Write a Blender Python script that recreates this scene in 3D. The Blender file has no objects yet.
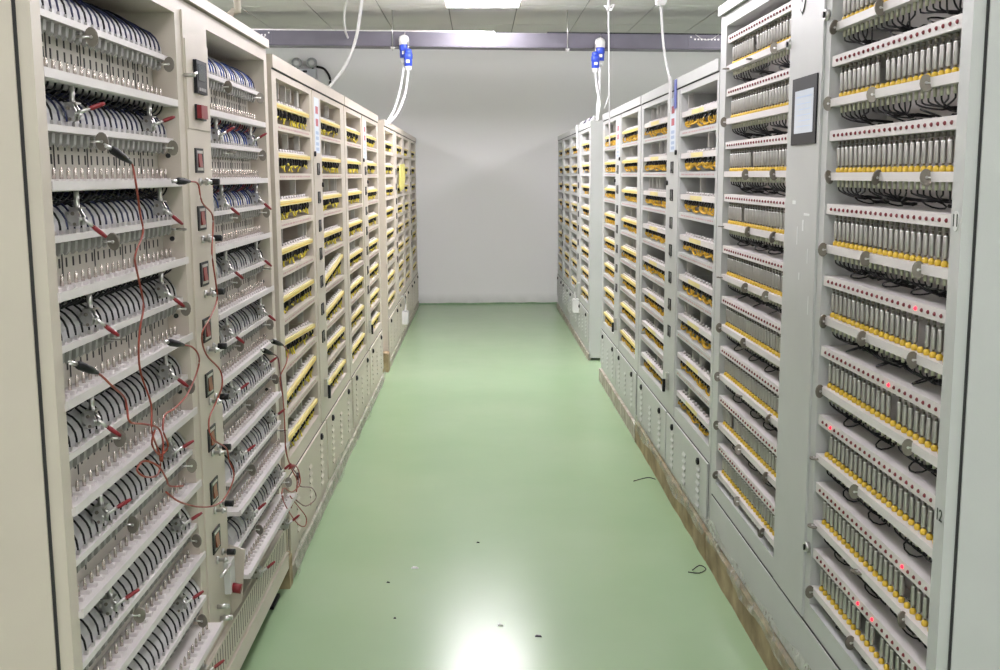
import bpy, math, random
from mathutils import Vector, Matrix
random.seed(7)
SC = bpy.context.scene
COL = SC.collection
PI = math.pi
XL, XR = -0.72, 0.885          # front planes of the left and right rack rows
YW = 12.6                      # back wall
HC = 2.95                      # ceiling height
CAMH = 1.5

# ------------------------------------------------------------------ camera
F = 1080.0
def cam_axes(vp=(479, 175), roll=0.45):
    d = Vector(((vp[0]-500)/F, (vp[1]-335)/F, 1.0)).normalized()
    r = math.radians(roll)
    dn = Vector((math.sin(r), math.cos(r), 0)); dn = (dn - d*dn.dot(d)).normalized()
    rt = dn.cross(d)
    return rt, d, -dn           # world X, Y, Z in camera (right, down, forward) coordinates
AX, AY, AZ = cam_axes()
def proj(p):
    q = Vector((p[0], p[1], p[2]-CAMH))
    c = AX*q.x + AY*q.y + AZ*q.z
    return 500+F*c.x/c.z, 335+F*c.y/c.z
def ray(x, y):
    c = Vector(((x-500)/F, (y-335)/F, 1.0))
    return Vector((AX.dot(c), AY.dot(c), AZ.dot(c)))
def onX(x, y, X):
    r = ray(x, y); t = X/r.x
    return Vector((X, r.y*t, CAMH+r.z*t))
def onY(x, y, Y):
    r = ray(x, y); t = Y/r.y
    return Vector((r.x*t, Y, CAMH+r.z*t))
cam = bpy.data.cameras.new('camera'); co = bpy.data.objects.new('camera', cam); COL.objects.link(co)
cam.sensor_width = 36; cam.lens = F*36/1000; cam.clip_start = 0.05; cam.clip_end = 60
right = Vector((AX.x, AY.x, AZ.x)); down = Vector((AX.y, AY.y, AZ.y)); fwd = Vector((AX.z, AY.z, AZ.z))
m = Matrix.Identity(4)
for i in range(3):
    m[i][0] = right[i]; m[i][1] = -down[i]; m[i][2] = -fwd[i]
m[2][3] = CAMH
co.matrix_world = m
SC.camera = co

# ------------------------------------------------------------------ materials
MATS = {}
def mat(name, col, rough=0.5, metal=0.0, noise=0.0, nscale=8.0, bump=0.0, bscale=60.0, emit=None, estr=0.0, spec=0.5, alpha=1.0, col2=None):
    if name in MATS: return MATS[name]
    M = bpy.data.materials.new(name); M.use_nodes = True
    nt = M.node_tree; b = nt.nodes['Principled BSDF']
    b.inputs['Roughness'].default_value = rough; b.inputs['Metallic'].default_value = metal
    b.inputs['Specular IOR Level'].default_value = spec
    tc = nt.nodes.new('ShaderNodeTexCoord')
    n = nt.nodes.new('ShaderNodeTexNoise'); n.inputs['Scale'].default_value = nscale; n.inputs['Detail'].default_value = 5
    nt.links.new(tc.outputs['Object'], n.inputs['Vector'])
    rp = nt.nodes.new('ShaderNodeValToRGB')
    c1 = [max(0, c*(1-noise)) for c in col]; c2 = [min(1, c*(1+noise)) for c in (col2 or col)]
    rp.color_ramp.elements[0].position = 0.3; rp.color_ramp.elements[1].position = 0.7
    rp.color_ramp.elements[0].color = (*c1, 1); rp.color_ramp.elements[1].color = (*c2, 1)
    nt.links.new(n.outputs['Fac'], rp.inputs['Fac'])
    nt.links.new(rp.outputs['Color'], b.inputs['Base Color'])
    if bump:
        n2 = nt.nodes.new('ShaderNodeTexNoise'); n2.inputs['Scale'].default_value = bscale; n2.inputs['Detail'].default_value = 3
        nt.links.new(tc.outputs['Object'], n2.inputs['Vector'])
        bp = nt.nodes.new('ShaderNodeBump'); bp.inputs['Strength'].default_value = bump; bp.inputs['Distance'].default_value = 0.002
        nt.links.new(n2.outputs['Fac'], bp.inputs['Height']); nt.links.new(bp.outputs['Normal'], b.inputs['Normal'])
    if emit:
        b.inputs['Emission Color'].default_value = (*emit, 1); b.inputs['Emission Strength'].default_value = estr
    if alpha < 1: b.inputs['Alpha'].default_value = alpha
    MATS[name] = M
    return M
PAINT = mat('cabinet_paint', (.58, .52, .445), .42, noise=.03, nscale=5, bump=.12, bscale=350)
PAINT_R = mat('rack_paint_grey', (.52, .53, .52), .42, noise=.03, nscale=5, bump=.12, bscale=350)
STRIP = mat('white_strip', (.68, .645, .635), .45, noise=.02)
INNER = mat('inner_grey', (.30, .295, .28), .6, noise=.04)
PLATE = mat('slotted_plate', (.54, .51, .45), .5, noise=.04)
DRUM = mat('contact_cover', (.58, .57, .58), .5, noise=.05, nscale=14)
SLOT = mat('slot_dark', (.03, .03, .03), .8)
STEEL = mat('steel', (.62, .61, .60), .3, 1.0, noise=.1, nscale=40)
CELLM = mat('cell_nickel', (.53, .515, .49), .42, .75, noise=.05, nscale=30)
CELLTOP = mat('cell_cap', (.80, .80, .78), .3, .8)
PIN = mat('contact_pin', (.66, .60, .55), .25, .85, noise=.1, nscale=60)
KNOB = mat('knob_grey', (.22, .20, .17), .45, .5, noise=.1, nscale=30)
YEL = mat('yellow_plastic', (.74, .50, .045), .4, noise=.06, nscale=40)
YELP = mat('pale_yellow_strip', (.76, .655, .27), .45, noise=.05)
YELW = mat('yellow_sleeve', (.72, .60, .06), .5, noise=.1, nscale=50)
YELO = mat('orange_sleeve', (.72, .43, .04), .5, noise=.1, nscale=50)
BLACK = mat('black_rubber', (.010, .010, .012), .55, spec=.3)
NAVY = mat('navy_wire', (.015, .02, .07), .4)
BLUEW = mat('blue_wire', (.035, .08, .33), .4)
WHITEW = mat('white_wire', (.6, .61, .64), .4)
GREYW = mat('grey_wire', (.10, .10, .13), .4)
RED = mat('red_plastic', (.22, .010, .016), .4)
REDD = mat('indicator_red', (.20, .02, .03), .3)
REDL = mat('indicator_lit', (.7, .02, .03), .3, emit=(1, .015, .04), estr=2.6)
REDPRINT = mat('red_print', (.50, .30, .30), .6)
REDWIRE = mat('red_brown_wire', (.30, .055, .03), .45)
WINE = mat('wine_wire', (.12, .02, .03), .45)
WHITE = mat('white_plastic', (.66, .66, .65), .4)
BLUE = mat('blue_plastic', (.03, .07, .50), .35)
DARKP = mat('dark_panel', (.013, .014, .017), .45, spec=.25)
SCREEN = mat('screen_glass', (.25, .27, .30), .2, noise=.06, nscale=25, emit=(.75, .80, .88), estr=.42)
ROCKER = mat('rocker_red', (.26, .035, .035), .3)
ROCKERO = mat('rocker_orange', (.27, .075, .035), .3)
BEIGE = mat('beige_bolt', (.55, .55, .42), .5, .2)
LABEL = mat('label_blue_white', (.66, .72, .80), .5)
LABELB = mat('label_blue_print', (.38, .48, .66), .5)
LABELR = mat('label_red_print', (.50, .10, .13), .5)
NAVYL = mat('label_navy', (.10, .13, .42), .5)
TRAYM = mat('tray_steel', (.115, .11, .135), .35, .25, noise=.1, nscale=6)
WOOD = mat('timber', (.25, .175, .085), .7, noise=.3, nscale=9, bump=.4, bscale=40, col2=(.33, .26, .15))
DIRT = mat('dirty_base', (.33, .29, .22), .7, noise=.25, nscale=12, col2=(.42, .40, .34))
TAGY = mat('yellow_tag', (.85, .78, .25), .6)
INK = mat('black_ink', (.03, .04, .03), .6)
SCUFF = mat('white_scuff', (.76, .78, .77), .6)
GALV = mat('pale_conduit', (.60, .60, .58), .5)

def film_mat():
    M = bpy.data.materials.new('clear_film'); M.use_nodes = True; nt = M.node_tree; b = nt.nodes['Principled BSDF']
    tc = nt.nodes.new('ShaderNodeTexCoord'); n = nt.nodes.new('ShaderNodeTexNoise'); n.inputs['Scale'].default_value = 22; n.inputs['Detail'].default_value = 4
    nt.links.new(tc.outputs['Object'], n.inputs['Vector'])
    mr = nt.nodes.new('ShaderNodeMapRange'); mr.inputs[1].default_value = .35; mr.inputs[2].default_value = .7; mr.inputs[3].default_value = .12; mr.inputs[4].default_value = .62
    nt.links.new(n.outputs['Fac'], mr.inputs[0]); nt.links.new(mr.outputs[0], b.inputs['Alpha'])
    b.inputs['Base Color'].default_value = (.62, .60, .55, 1); b.inputs['Roughness'].default_value = .18
    return M
FILM = film_mat()

def floor_mat():
    M = bpy.data.materials.new('green_epoxy'); M.use_nodes = True; nt = M.node_tree; b = nt.nodes['Principled BSDF']
    L = nt.links
    tc = nt.nodes.new('ShaderNodeTexCoord')
    mo = nt.nodes.new('ShaderNodeMapping'); mo.inputs['Location'].default_value = (.3, .7, .37); L.new(tc.outputs['Object'], mo.inputs['Vector'])
    n = nt.nodes.new('ShaderNodeTexNoise'); n.inputs['Scale'].default_value = 1.1; n.inputs['Detail'].default_value = 5
    L.new(mo.outputs['Vector'], n.inputs['Vector'])
    rp = nt.nodes.new('ShaderNodeValToRGB')
    rp.color_ramp.elements[0].position = .25; rp.color_ramp.elements[0].color = (.270, .400, .225, 1)
    rp.color_ramp.elements[1].position = .75; rp.color_ramp.elements[1].color = (.318, .43, .265, 1)
    L.new(n.outputs['Fac'], rp.inputs['Fac'])
    L.new(rp.outputs['Color'], b.inputs['Base Color'])
    n2 = nt.nodes.new('ShaderNodeTexNoise'); n2.inputs['Scale'].default_value = 9; n2.inputs['Detail'].default_value = 7
    L.new(mo.outputs['Vector'], n2.inputs['Vector'])
    mr = nt.nodes.new('ShaderNodeMapRange'); mr.inputs[3].default_value = .20; mr.inputs[4].default_value = .26
    L.new(n2.outputs['Fac'], mr.inputs[0]); L.new(mr.outputs[0], b.inputs['Roughness'])
    b.inputs['Specular IOR Level'].default_value = .30
    return M
def wall_mat():
    M = bpy.data.materials.new('white_plaster'); M.use_nodes = True; nt = M.node_tree; b = nt.nodes['Principled BSDF']; L = nt.links
    b.inputs['Roughness'].default_value = .85
    tc = nt.nodes.new('ShaderNodeTexCoord'); n = nt.nodes.new('ShaderNodeTexNoise'); n.inputs['Scale'].default_value = 6; n.inputs['Detail'].default_value = 6
    L.new(tc.outputs['Object'], n.inputs['Vector'])
    sx = nt.nodes.new('ShaderNodeSeparateXYZ'); L.new(tc.outputs['Object'], sx.inputs[0])
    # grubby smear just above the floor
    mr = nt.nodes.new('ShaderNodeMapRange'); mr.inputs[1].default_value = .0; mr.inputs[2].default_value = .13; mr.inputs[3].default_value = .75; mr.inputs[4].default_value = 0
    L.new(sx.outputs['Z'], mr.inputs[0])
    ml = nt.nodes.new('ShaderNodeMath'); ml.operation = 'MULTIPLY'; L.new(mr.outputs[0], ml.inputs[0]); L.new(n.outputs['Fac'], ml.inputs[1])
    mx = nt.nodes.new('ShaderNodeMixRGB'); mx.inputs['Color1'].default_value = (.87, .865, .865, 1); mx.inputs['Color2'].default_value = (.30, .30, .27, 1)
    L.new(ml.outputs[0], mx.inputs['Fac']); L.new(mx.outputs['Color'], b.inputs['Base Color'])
    bp = nt.nodes.new('ShaderNodeBump'); bp.inputs['Strength'].default_value = .1; bp.inputs['Distance'].default_value = .003
    L.new(n.outputs['Fac'], bp.inputs['Height']); L.new(bp.outputs['Normal'], b.inputs['Normal'])
    return M
def ceil_mat():
    M = mat('ceiling_tile', (.70, .685, .67), .9, noise=.03, nscale=120, bump=.1, bscale=200)
    return M

# ------------------------------------------------------------------ mesh builder
class MB:
    """Collects shapes in (w, Y, z) or (x, y, z) and links them as one mesh object."""
    def __init__(self, tf=None, flip=False):
        self.v = []; self.f = []; self.mi = []; self.mats = []; self.tf = tf; self.flip = flip; self.sm = []
    def m(self, M):
        if M not in self.mats: self.mats.append(M)
        return self.mats.index(M)
    def add(self, vs, fs, M, smooth=False):
        o = len(self.v); i = self.m(M)
        self.v += [Vector(p) for p in vs]
        for f in fs: self.f.append([o+k for k in f]); self.mi.append(i); self.sm.append(smooth)
    def box(self, x0, x1, y0, y1, z0, z1, M):
        if x0 > x1: x0, x1 = x1, x0
        if y0 > y1: y0, y1 = y1, y0
        if z0 > z1: z0, z1 = z1, z0
        vs = [(x, y, z) for z in (z0, z1) for y in (y0, y1) for x in (x0, x1)]
        self.add(vs, [(0,2,3,1), (4,5,7,6), (0,1,5,4), (2,6,7,3), (0,4,6,2), (1,3,7,5)], M)
    def prism(self, pts, y0, y1, M):
        """polygon in (w, z), counter-clockwise, extruded along Y"""
        if y0 > y1: y0, y1 = y1, y0
        n = len(pts)
        vs = [(p[0], y0, p[1]) for p in pts] + [(p[0], y1, p[1]) for p in pts]
        fs = [tuple(range(n)), tuple(range(2*n-1, n-1, -1))]
        fs += [(i, i+n, (i+1) % n+n, (i+1) % n) for i in range(n)]
        self.add(vs, fs, M)
    def tube(self, pts, r, M, n=6, cap=True, M2=None, k2=None):
        pts = [Vector(p) for p in pts]; vs = []; rs = r if isinstance(r, (list, tuple)) else [r]*len(pts)
        ref = None
        for i, p in enumerate(pts):
            t = (pts[min(i+1, len(pts)-1)] - pts[max(i-1, 0)])
            t = t.normalized() if t.length > 1e-9 else Vector((0, 0, 1))
            if ref is None:
                ref = Vector((0, 0, 1)) if abs(t.z) < .9 else Vector((1, 0, 0))
            a = t.cross(ref)
            if a.length < 1e-4: a = t.cross(Vector((.3, .8, .5)))
            a.normalize(); b = t.cross(a).normalized(); ref = -b if False else ref
            for k in range(n):
                an = 2*PI*k/n
                vs.append(p + (a*math.cos(an) + b*math.sin(an))*rs[i])
        o = len(self.v)
        for i in range(len(pts)-1):
            mm = M2 if (M2 and i >= k2) else M
            fs = [(i*n+k, i*n+(k+1) % n, (i+1)*n+(k+1) % n, (i+1)*n+k) for k in range(n)]
            idx = self.m(mm)
            for f in fs: self.f.append([o+q for q in f]); self.mi.append(idx); self.sm.append(True)
        self.v += vs
        if cap:
            i1 = self.m(M); i2 = self.m(M2 or M); e = (len(pts)-1)*n
            self.f.append([o+k for k in range(n-1, -1, -1)]); self.mi.append(i1); self.sm.append(False)
            self.f.append([o+e+k for k in range(n)]); self.mi.append(i2); self.sm.append(False)
    def cyl(self, p0, p1, r, M, n=12): self.tube([p0, p1], r, M, n)
    def cone(self, p0, p1, r0, r1, M, n=8): self.tube([p0, p1], [r0, r1], M, n)
    def lathe(self, prof, cx, cy, cz, M, n=12, Ms=None):
        """profile [(r, z)] bottom to top about a vertical axis"""
        vs = []
        for r, z in prof:
            for k in range(n): vs.append((cx+r*math.cos(2*PI*k/n), cy+r*math.sin(2*PI*k/n), cz+z))
        for i in range(len(prof)-1):
            mm = Ms[i] if Ms else M
            o = len(self.v) if i == 0 else o
            if i == 0: self.v += [Vector(p) for p in vs]
            idx = self.m(mm)
            for k in range(n):
                self.f.append([o+i*n+k, o+i*n+(k+1) % n, o+(i+1)*n+(k+1) % n, o+(i+1)*n+k]); self.mi.append(idx); self.sm.append(True)
        self.f.append([o+k for k in range(n-1, -1, -1)]); self.mi.append(self.m(Ms[0] if Ms else M)); self.sm.append(False)
        e = (len(prof)-1)*n
        self.f.append([o+e+k for k in range(n)]); self.mi.append(self.m(Ms[-1] if Ms else M)); self.sm.append(False)
    def build(self, name, parent=None, at=None):
        """at: origin of the object in the builder's space"""
        vs = [self.tf(v) if self.tf else v for v in self.v]
        if at is None:
            o = Vector((0, 0, 0))
        else: o = self.tf(Vector(at)) if self.tf else Vector(at)
        me = bpy.data.meshes.new(name)
        fs = [f[::-1] for f in self.f] if self.flip else self.f
        me.from_pydata([tuple(v-o) for v in vs], [], fs)
        for M in self.mats: me.materials.append(M)
        me.polygons.foreach_set('material_index', self.mi)
        me.polygons.foreach_set('use_smooth', self.sm)
        me.update()
        ob = bpy.data.objects.new(name, me); COL.objects.link(ob)
        ob.location = o
        if parent: ob.parent = parent
        return ob
def link_copy(src, parent=None, loc=None):
    c = src.copy(); COL.objects.link(c)
    if parent is not None: c.parent = parent
    if loc is not None: c.location = loc
    return c
def thing(name, label, cat, loc, group=None, rotz=0):
    o = bpy.data.objects.new(name, None); COL.objects.link(o)
    o.empty_display_size = .05; o.location = loc; o.rotation_euler = (0, 0, rotz)
    o['label'] = label; o['category'] = cat
    if group: o['group'] = group
    return o
def tag(o, label, cat, group=None):
    o['label'] = label; o['category'] = cat
    if group: o['group'] = group
    return o
def struct(o): o['kind'] = 'structure'; return o
def stuff(o): o['kind'] = 'stuff'; return o
ORD = 'first second third fourth fifth sixth seventh eighth ninth tenth eleventh twelfth thirteenth fourteenth fifteenth sixteenth seventeenth eighteenth nineteenth twentieth twenty-first twenty-second twenty-third twenty-fourth twenty-fifth twenty-sixth'.split()

class Rack:
    """A cabinet on one side of the aisle.  Shapes are given as (w, Y, z): w out of the front plane towards the aisle."""
    def __init__(self, side, Ya, Yb, name, label, cat='rack', group=None):
        self.side = side; self.Ya, self.Yb = Ya, Yb
        X = XL if side < 0 else XR
        self.X = X; self.s = 1 if side < 0 else -1
        self.Y0 = (Ya+Yb)/2
        self.e = thing(name, label, cat, (X, self.Y0, 0), group, 0 if side < 0 else PI)
    def mb(self):
        s, Y0 = self.s, self.Y0
        return MB(lambda v: Vector((v.x, s*(v.y-Y0), v.z)), flip=(s < 0))
    def loc(self, w, Y, z): return Vector((w, self.s*(Y-self.Y0), z))
    def world(self, w, Y, z): return Vector((self.X + (w if self.side < 0 else -w), Y, z))
    def score(self, w, Y, z):
        p = self.world(w, Y, z); x, y = proj(p)
        vis = -3 < x < 1003 and -3 < y < 673
        return (0 if vis else 1, (p-Vector((0, 0, CAMH))).length)
def frange(a, b, n): return [a+(b-a)*(i+.5)/n for i in range(n)]

# ------------------------------------------------------------------ the room
def build_room():
    b = MB(); b.box(-5.5, 5.5, -3.6, YW+.2, -.12, 0, floor_mat()); struct(b.build('floor'))
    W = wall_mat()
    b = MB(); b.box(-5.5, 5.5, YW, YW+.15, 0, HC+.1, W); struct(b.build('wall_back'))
    b = MB(); b.box(-5.5, 5.5, -3.75, -3.6, 0, HC+.1, W); struct(b.build('wall_front'))
    b = MB(); b.box(-5.65, -5.5, -3.6, YW, 0, HC+.1, W); struct(b.build('wall_left'))
    b = MB(); b.box(5.5, 5.65, -3.6, YW, 0, HC+.1, W); struct(b.build('wall_right'))
    # green paint turned up at the foot of the wall
    b = MB(); gp = mat('green_paint_edge', (.20, .33, .19), .5, noise=.25, nscale=20)
    n = 90; vs = []; 
    for i in range(n+1):
        x = -5.5+11*i/n; h = .012+.010*random.random()
        vs += [(x, YW-.004, 0), (x, YW-.004, h), (x, YW+.002, h), (x, YW+.002, 0)]
    fs = []
    for i in range(n):
        o = i*4; q = o+4
        fs += [(o, q, q+1, o+1), (o+1, q+1, q+2, o+2)]
    fs += [(0, 1, 2, 3), (n*4+3, n*4+2, n*4+1, n*4)]
    b.add(vs, fs, gp); struct(b.build('baseboard_back'))
    # ceiling: lay-in tiles with dark joints
    b = MB(); T = ceil_mat(); G = mat('tile_joint', (.30, .29, .28), .8)
    b.box(-5.5, 5.5, -3.6, YW, HC+.008, HC+.1, G)
    xs = [-0.255 + .6*k for k in range(-9, 11)]; ys = [9.67 + 1.2*k for k in range(-11, 3)]
    xs = [-5.5]+[x for x in xs if -5.45 < x < 5.45]+[5.5]; ys = [-3.6]+[y for y in ys if -3.5 < y < YW-.05]+[YW]
    for i in range(len(xs)-1):
        for j in range(len(ys)-1):
            b.box(xs[i]+.005, xs[i+1]-.005, ys[j]+.005, ys[j+1]-.005, HC, HC+.02, T)
    struct(b.build('ceiling'))

LSTR = {-1.6: 25, 1.2: 10, 4.0: 20, 6.6: 32, 8.8: 56}
def light_mat(v): return mat('light_diffuser_%d' % v, (.9, .9, .9), .4, emit=(1.02, .965, 1.03), estr=float(v))
def build_lights():
    proto = None
    spots = [(x, y) for x in (.04, -2.96, 3.04) for y in (-1.6, 1.2, 4.0, 6.6, 8.8)]
    for i, (x, y) in enumerate(spots):
        if proto is None:
            e = thing('ceiling_light', '', 'light', (x, y, HC-.10), 'ceiling light panels')
            b = MB(); b.box(-.3, .3, -.3, .3, .088, .10, WHITE); fr = b.build('frame', e)
            b = MB(); b.box(-.29, .29, -.29, .29, 0, .088, light_mat(LSTR[y])); df = b.build('diffuser', e)
            proto = (e, fr, df)
        else:
            e = proto[0].copy(); COL.objects.link(e); e.location = (x, y, HC-.10)
            link_copy(proto[1], e); d2 = link_copy(proto[2], e)
            d2.material_slots[0].link = 'OBJECT'; d2.material_slots[0].material = light_mat(LSTR[y] if x == .04 else min(28, LSTR[y]+6))
        aisle = {.04: 'over the main aisle', -2.96: 'over the aisle behind the left racks', 3.04: 'over the aisle behind the right racks'}[x]
        pos = {-1.6: 'behind the viewer', 1.2: 'above the viewer', 4.0: 'above the nearest racks', 6.6: 'halfway along the racks', 8.8: 'next to the cable tray'}[y]
        e['label'] = 'square white light panel %s, %s' % (aisle, pos)

# ------------------------------------------------------------------ rack bodies
def rack_body(R, openings, z0, z1, body_bottom, top, depth=.62, inner=.22, M=PAINT, back=None, crossbars=None, cap=None, cols=None):
    """front sheet with openings, recess walls, carcass.  openings: [(Ya, Yb)], z0/z1 opening bottom/top"""
    b = R.mb(); t = .018; Ya, Yb = R.Ya, R.Yb
    b.box(-t, 0, Ya, Yb, z1, top, M)                       # header
    b.box(-t, 0, Ya, Yb, body_bottom, z0, M)               # below the openings
    ed = [Ya]+[y for o in openings for y in o]+[Yb]
    for i in range(0, len(ed), 2): b.box(-t, 0, ed[i], ed[i+1], z0, z1, M)   # posts and columns
    b.box(-depth, -t, Ya, Ya+.015, body_bottom, top, M); b.box(-depth, -t, Yb-.015, Yb, body_bottom, top, M)
    b.box(-depth, -t, Ya+.015, Yb-.015, top-.015, top, M); b.box(-depth, -t, Ya+.015, Yb-.015, body_bottom, body_bottom+.015, M)
    b.box(-depth, -depth+.015, Ya+.015, Yb-.015, body_bottom+.015, top-.015, M)
    for (a, c) in openings:
        b.box(-inner, -t, a-.012, a, z0-.012, z1+.012, M); b.box(-inner, -t, c, c+.012, z0-.012, z1+.012, M)
        b.box(-inner, -t, a, c, z1, z1+.012, M); b.box(-inner, -t, a, c, z0-.012, z0, M)
    o = b.build('frame', R.e)
    b = R.mb()
    for (a, c) in openings: b.box(-inner-.008, -inner, a-.012, c+.012, z0-.012, z1+.012, back or INNER)
    b.build('back_panel', R.e)
    return o

def knob_mesh(R):
    """flat disc on a rod: built at origin, rod along +w"""
    b = MB()
    n = 14
    b.cyl((0, 0, 0), (.034, 0, 0), .0028, STEEL, 6)
    pts = [(.034+.0125*math.cos(2*PI*k/n), .018*math.sin(2*PI*k/n)) for k in range(n)]
    b.prism(pts, -.0018, .0018, KNOB)
    b.cyl((.034, -.004, 0), (.034, .004, 0), .003, STEEL, 6)
    return b
KNOB_ME = None
def add_knob(parent, loc, tilt, turn=0):
    global KNOB_ME
    if KNOB_ME is None:
        o = knob_mesh(None).build('pull_knob', parent); KNOB_ME = o.data
    else:
        o = bpy.data.objects.new('pull_knob', KNOB_ME); COL.objects.link(o); o.parent = parent
    o.location = loc; o.rotation_euler = (tilt, 0, turn)
    return o

# ------------------------------------------------------------------ right, nearest: the cell testing rack
ALLCELLS = []
def right_near():
    R = Rack(1, 1.975, 4.03, 'battery_rack', 'grey battery testing rack with touch screen and rows of silver cells, nearest on the right', 'rack')
    opA = (2.02, 2.77); opB = (3.13, 3.94)
    rack_body(R, [opA, opB], .345, 2.02, .125, 2.06, M=PAINT_R, inner=.15, back=STRIP)
    b = R.mb(); b.box(-.64, .012, R.Ya-.004, R.Yb+.004, 2.064, 2.098, PAINT_R); b.box(-.60, -.02, R.Ya+.02, R.Yb-.02, 2.06, 2.064, SLOT); b.build('top_cap', R.e)
    # side panel of the row end, set behind a post with a dark gap
    b = R.mb(); b.box(-.64, -.0275, R.Ya-.006, R.Ya-.001, .125, 2.06, PAINT_R); b.build('side_panel', R.e)
    b = R.mb(); b.box(-.0280, -.0225, R.Ya-.0025, R.Ya-.0005, .125, 2.06, SLOT); b.build('seam', R.e)
    # column sheet
    b = R.mb(); b.box(0, .006, 2.815, 3.105, .292, 2.02, PAINT_R)
    for (y, z, dy, dz) in [(2.93,1.36,.012,.03),(2.98,1.33,.006,.05),(2.88,1.28,.005,.04),(3.02,1.42,.03,.01),(2.95,1.22,.008,.02),(2.86,1.15,.005,.05),(2.9,1.39,.05,.006)]:
        b.prism([(.0062,z-dz/2),(.0068,z-dz/2),(.0068,z+dz/2*.6),(.0062,z+dz/2)], y-dy/2, y+dy/2, SCUFF)
    b.build('control_panel', R.e)
    b = R.mb(); b.box(0, .0045, 1.99, 3.98, .135, .28, PAINT_R); b.box(0, .0012, 1.98, 4.0, .28, .286, SLOT); b.build('lower_panel', R.e)
    b = R.mb(); b.box(.006, .010, 2.84, 3.06, 1.577, 1.757, DARKP); ts = b.build('touch_screen', R.e)
    b = R.mb(); b.box(.010, .0108, 2.865, 3.03, 1.608, 1.722, SCREEN)
    b.build('display', ts)
    b = R.mb(); b.box(.0108, .0112, 2.88, 3.015, 1.703, 1.706, LABELB)
    for k in range(5): b.box(.0108, .0112, 2.885, 3.01-.02*(k % 2), 1.625+.015*k, 1.627+.015*k, LABELB)
    b.build('display_print', ts)
    # shield emblem near the top of the column
    b = R.mb(); c = (3.0, 1.965)
    sh = [(-.028,.03),(0,.036),(.028,.03),(.028,-.005),(.016,-.028),(0,-.04),(-.016,-.028),(-.028,-.005)]
    def plate_yz(b, pts, w0, w1, M, c=c, k=1.0):
        n = len(pts); vs = [(w0, c[0]+p[0]*k, c[1]+p[1]*k) for p in pts]+[(w1, c[0]+p[0]*k, c[1]+p[1]*k) for p in pts]
        b.add(vs, [tuple(range(n)), tuple(range(2*n-1, n-1, -1))]+[(i, i+n, (i+1) % n+n, (i+1) % n) for i in range(n)], M)
    plate_yz(b, sh, .0062, .008, INK); plate_yz(b, sh, .008, .0088, WHITE, k=.84); plate_yz(b, sh, .0088, .0094, INK, k=.25)
    b.build('emblem', R.e)
    for (y, z) in ((2.793, 1.895), (2.79, .50), (3.118, 1.86)):
        b = R.mb(); b.cyl((0, y, z), (.012, y, z), .014, STEEL, 14); b.cyl((.012, y, z), (.016, y, z), .008, DARKP, 10); b.box(.016, .0175, y-.0015, y+.0015, z-.007, z+.007, STEEL); b.build('lock', R.e)
    # row numbers on the front post
    for txt, y, z in (('11', 1.997, 1.411), ('12', 1.996, .845)):
        cu = bpy.data.curves.new('t', 'FONT'); cu.body = txt; cu.size = .034; cu.align_x = 'CENTER'; cu.align_y = 'CENTER'; cu.extrude = .0004
        ob = bpy.data.objects.new('t', cu); COL.objects.link(ob)
        dg = bpy.context.evaluated_depsgraph_get(); me = bpy.data.meshes.new_from_object(ob.evaluated_get(dg)); bpy.data.objects.remove(ob)
        me.materials.clear(); me.materials.append(INK)
        o = bpy.data.objects.new('row_number', me); COL.objects.link(o); o.parent = R.e
        o.location = R.loc(.0022, y, z); o.rotation_euler = (PI/2, 0, PI/2); o.scale = (.85, 1, 1)
        o['label'] = 'black printed number %s' % txt
        if txt == '11':
            b = R.mb(); pts = [(.0125*math.cos(2*PI*k/20), .019*math.sin(2*PI*k/20)) for k in range(20)]
            plate_yz(b, pts, .0002, .0016, WHITE, c=(y, z)); b.build('number_sticker', R.e)
    NC = 23
    leds = []; cups = []; wires = []; cells = []
    for oi, (a, c) in enumerate((opA, opB)):
        for r in range(9):
            S = 1.973-.1834*r if a < 3 else 1.984-.1856*r
            ys = [a+.012+(c-a-.04)*(i+.5)/NC for i in range(NC)]
            b = R.mb(); b.box(-.145, -.004, a+.002, c-.004, S-.026, S, STRIP)
            b.box(-.14, -.010, a+.004, c-.006, S-.0275, S-.026, INNER)
            for y in ys: b.cone((-.018, y, S-.0275), (-.018, y, S-.036), .0045, .0035, KNOB, 8)
            st = b.build('indicator_strip', R.e, at=(-.004, (a+c)/2, S-.026))
            b = R.mb(); b.box(-.036, -.001, a+.002, c-.006, S-.124, S-.1045, STRIP)
            b.box(-.15, -.036, a+.001, a+.016, S-.12, S-.108, PAINT_R); b.box(-.15, -.036, c-.016, c-.001, S-.12, S-.108, PAINT_R)
            for y in ys: b.cyl((-.020, y, S-.124), (-.020, y, S-.141), .0038, BEIGE, 7)
            tr = b.build('cell_tray', R.e, at=(-.010, (a+c)/2, S-.124))
            for i, y in enumerate(ys):
                leds.append((R.score(-.004, y, S-.012), st, y, S, oi, r, i))
                cups.append((R.score(-.018, y, S-.1), tr, y, S))
                wires.append((R.score(-.03, y, S-.15), tr, y, S, a, c, i))
                cells.append((R.score(-.018, y, S-.065), y, S, oi, r, i))
            for fr in (.03, .45, .83):
                if random.random() < .9:
                    y = c-(c-a)*(fr+random.uniform(-.02, .04)) if fr > .05 else c-.022
                    k = add_knob(tr, R.loc(-.027, y, S-.116)-tr.location, random.choice([0, 0, .15, -.3, .3, PI/2]), random.uniform(-.5, .5))
    gone = set()
    gaps = [(922,329),(891,409),(829,443),(905,591),(864,627),(875,639),(754,42),(743,214),(884,70),(752,146),(730,425)]
    for gx, gy in gaps:
        best = min(cells, key=lambda q: (Vector(proj(R.world(-.018, q[1], q[2]-.065)))-Vector((gx, gy))).length)
        gone.add((best[3], best[4], best[5]))
    lit = set()
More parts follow.
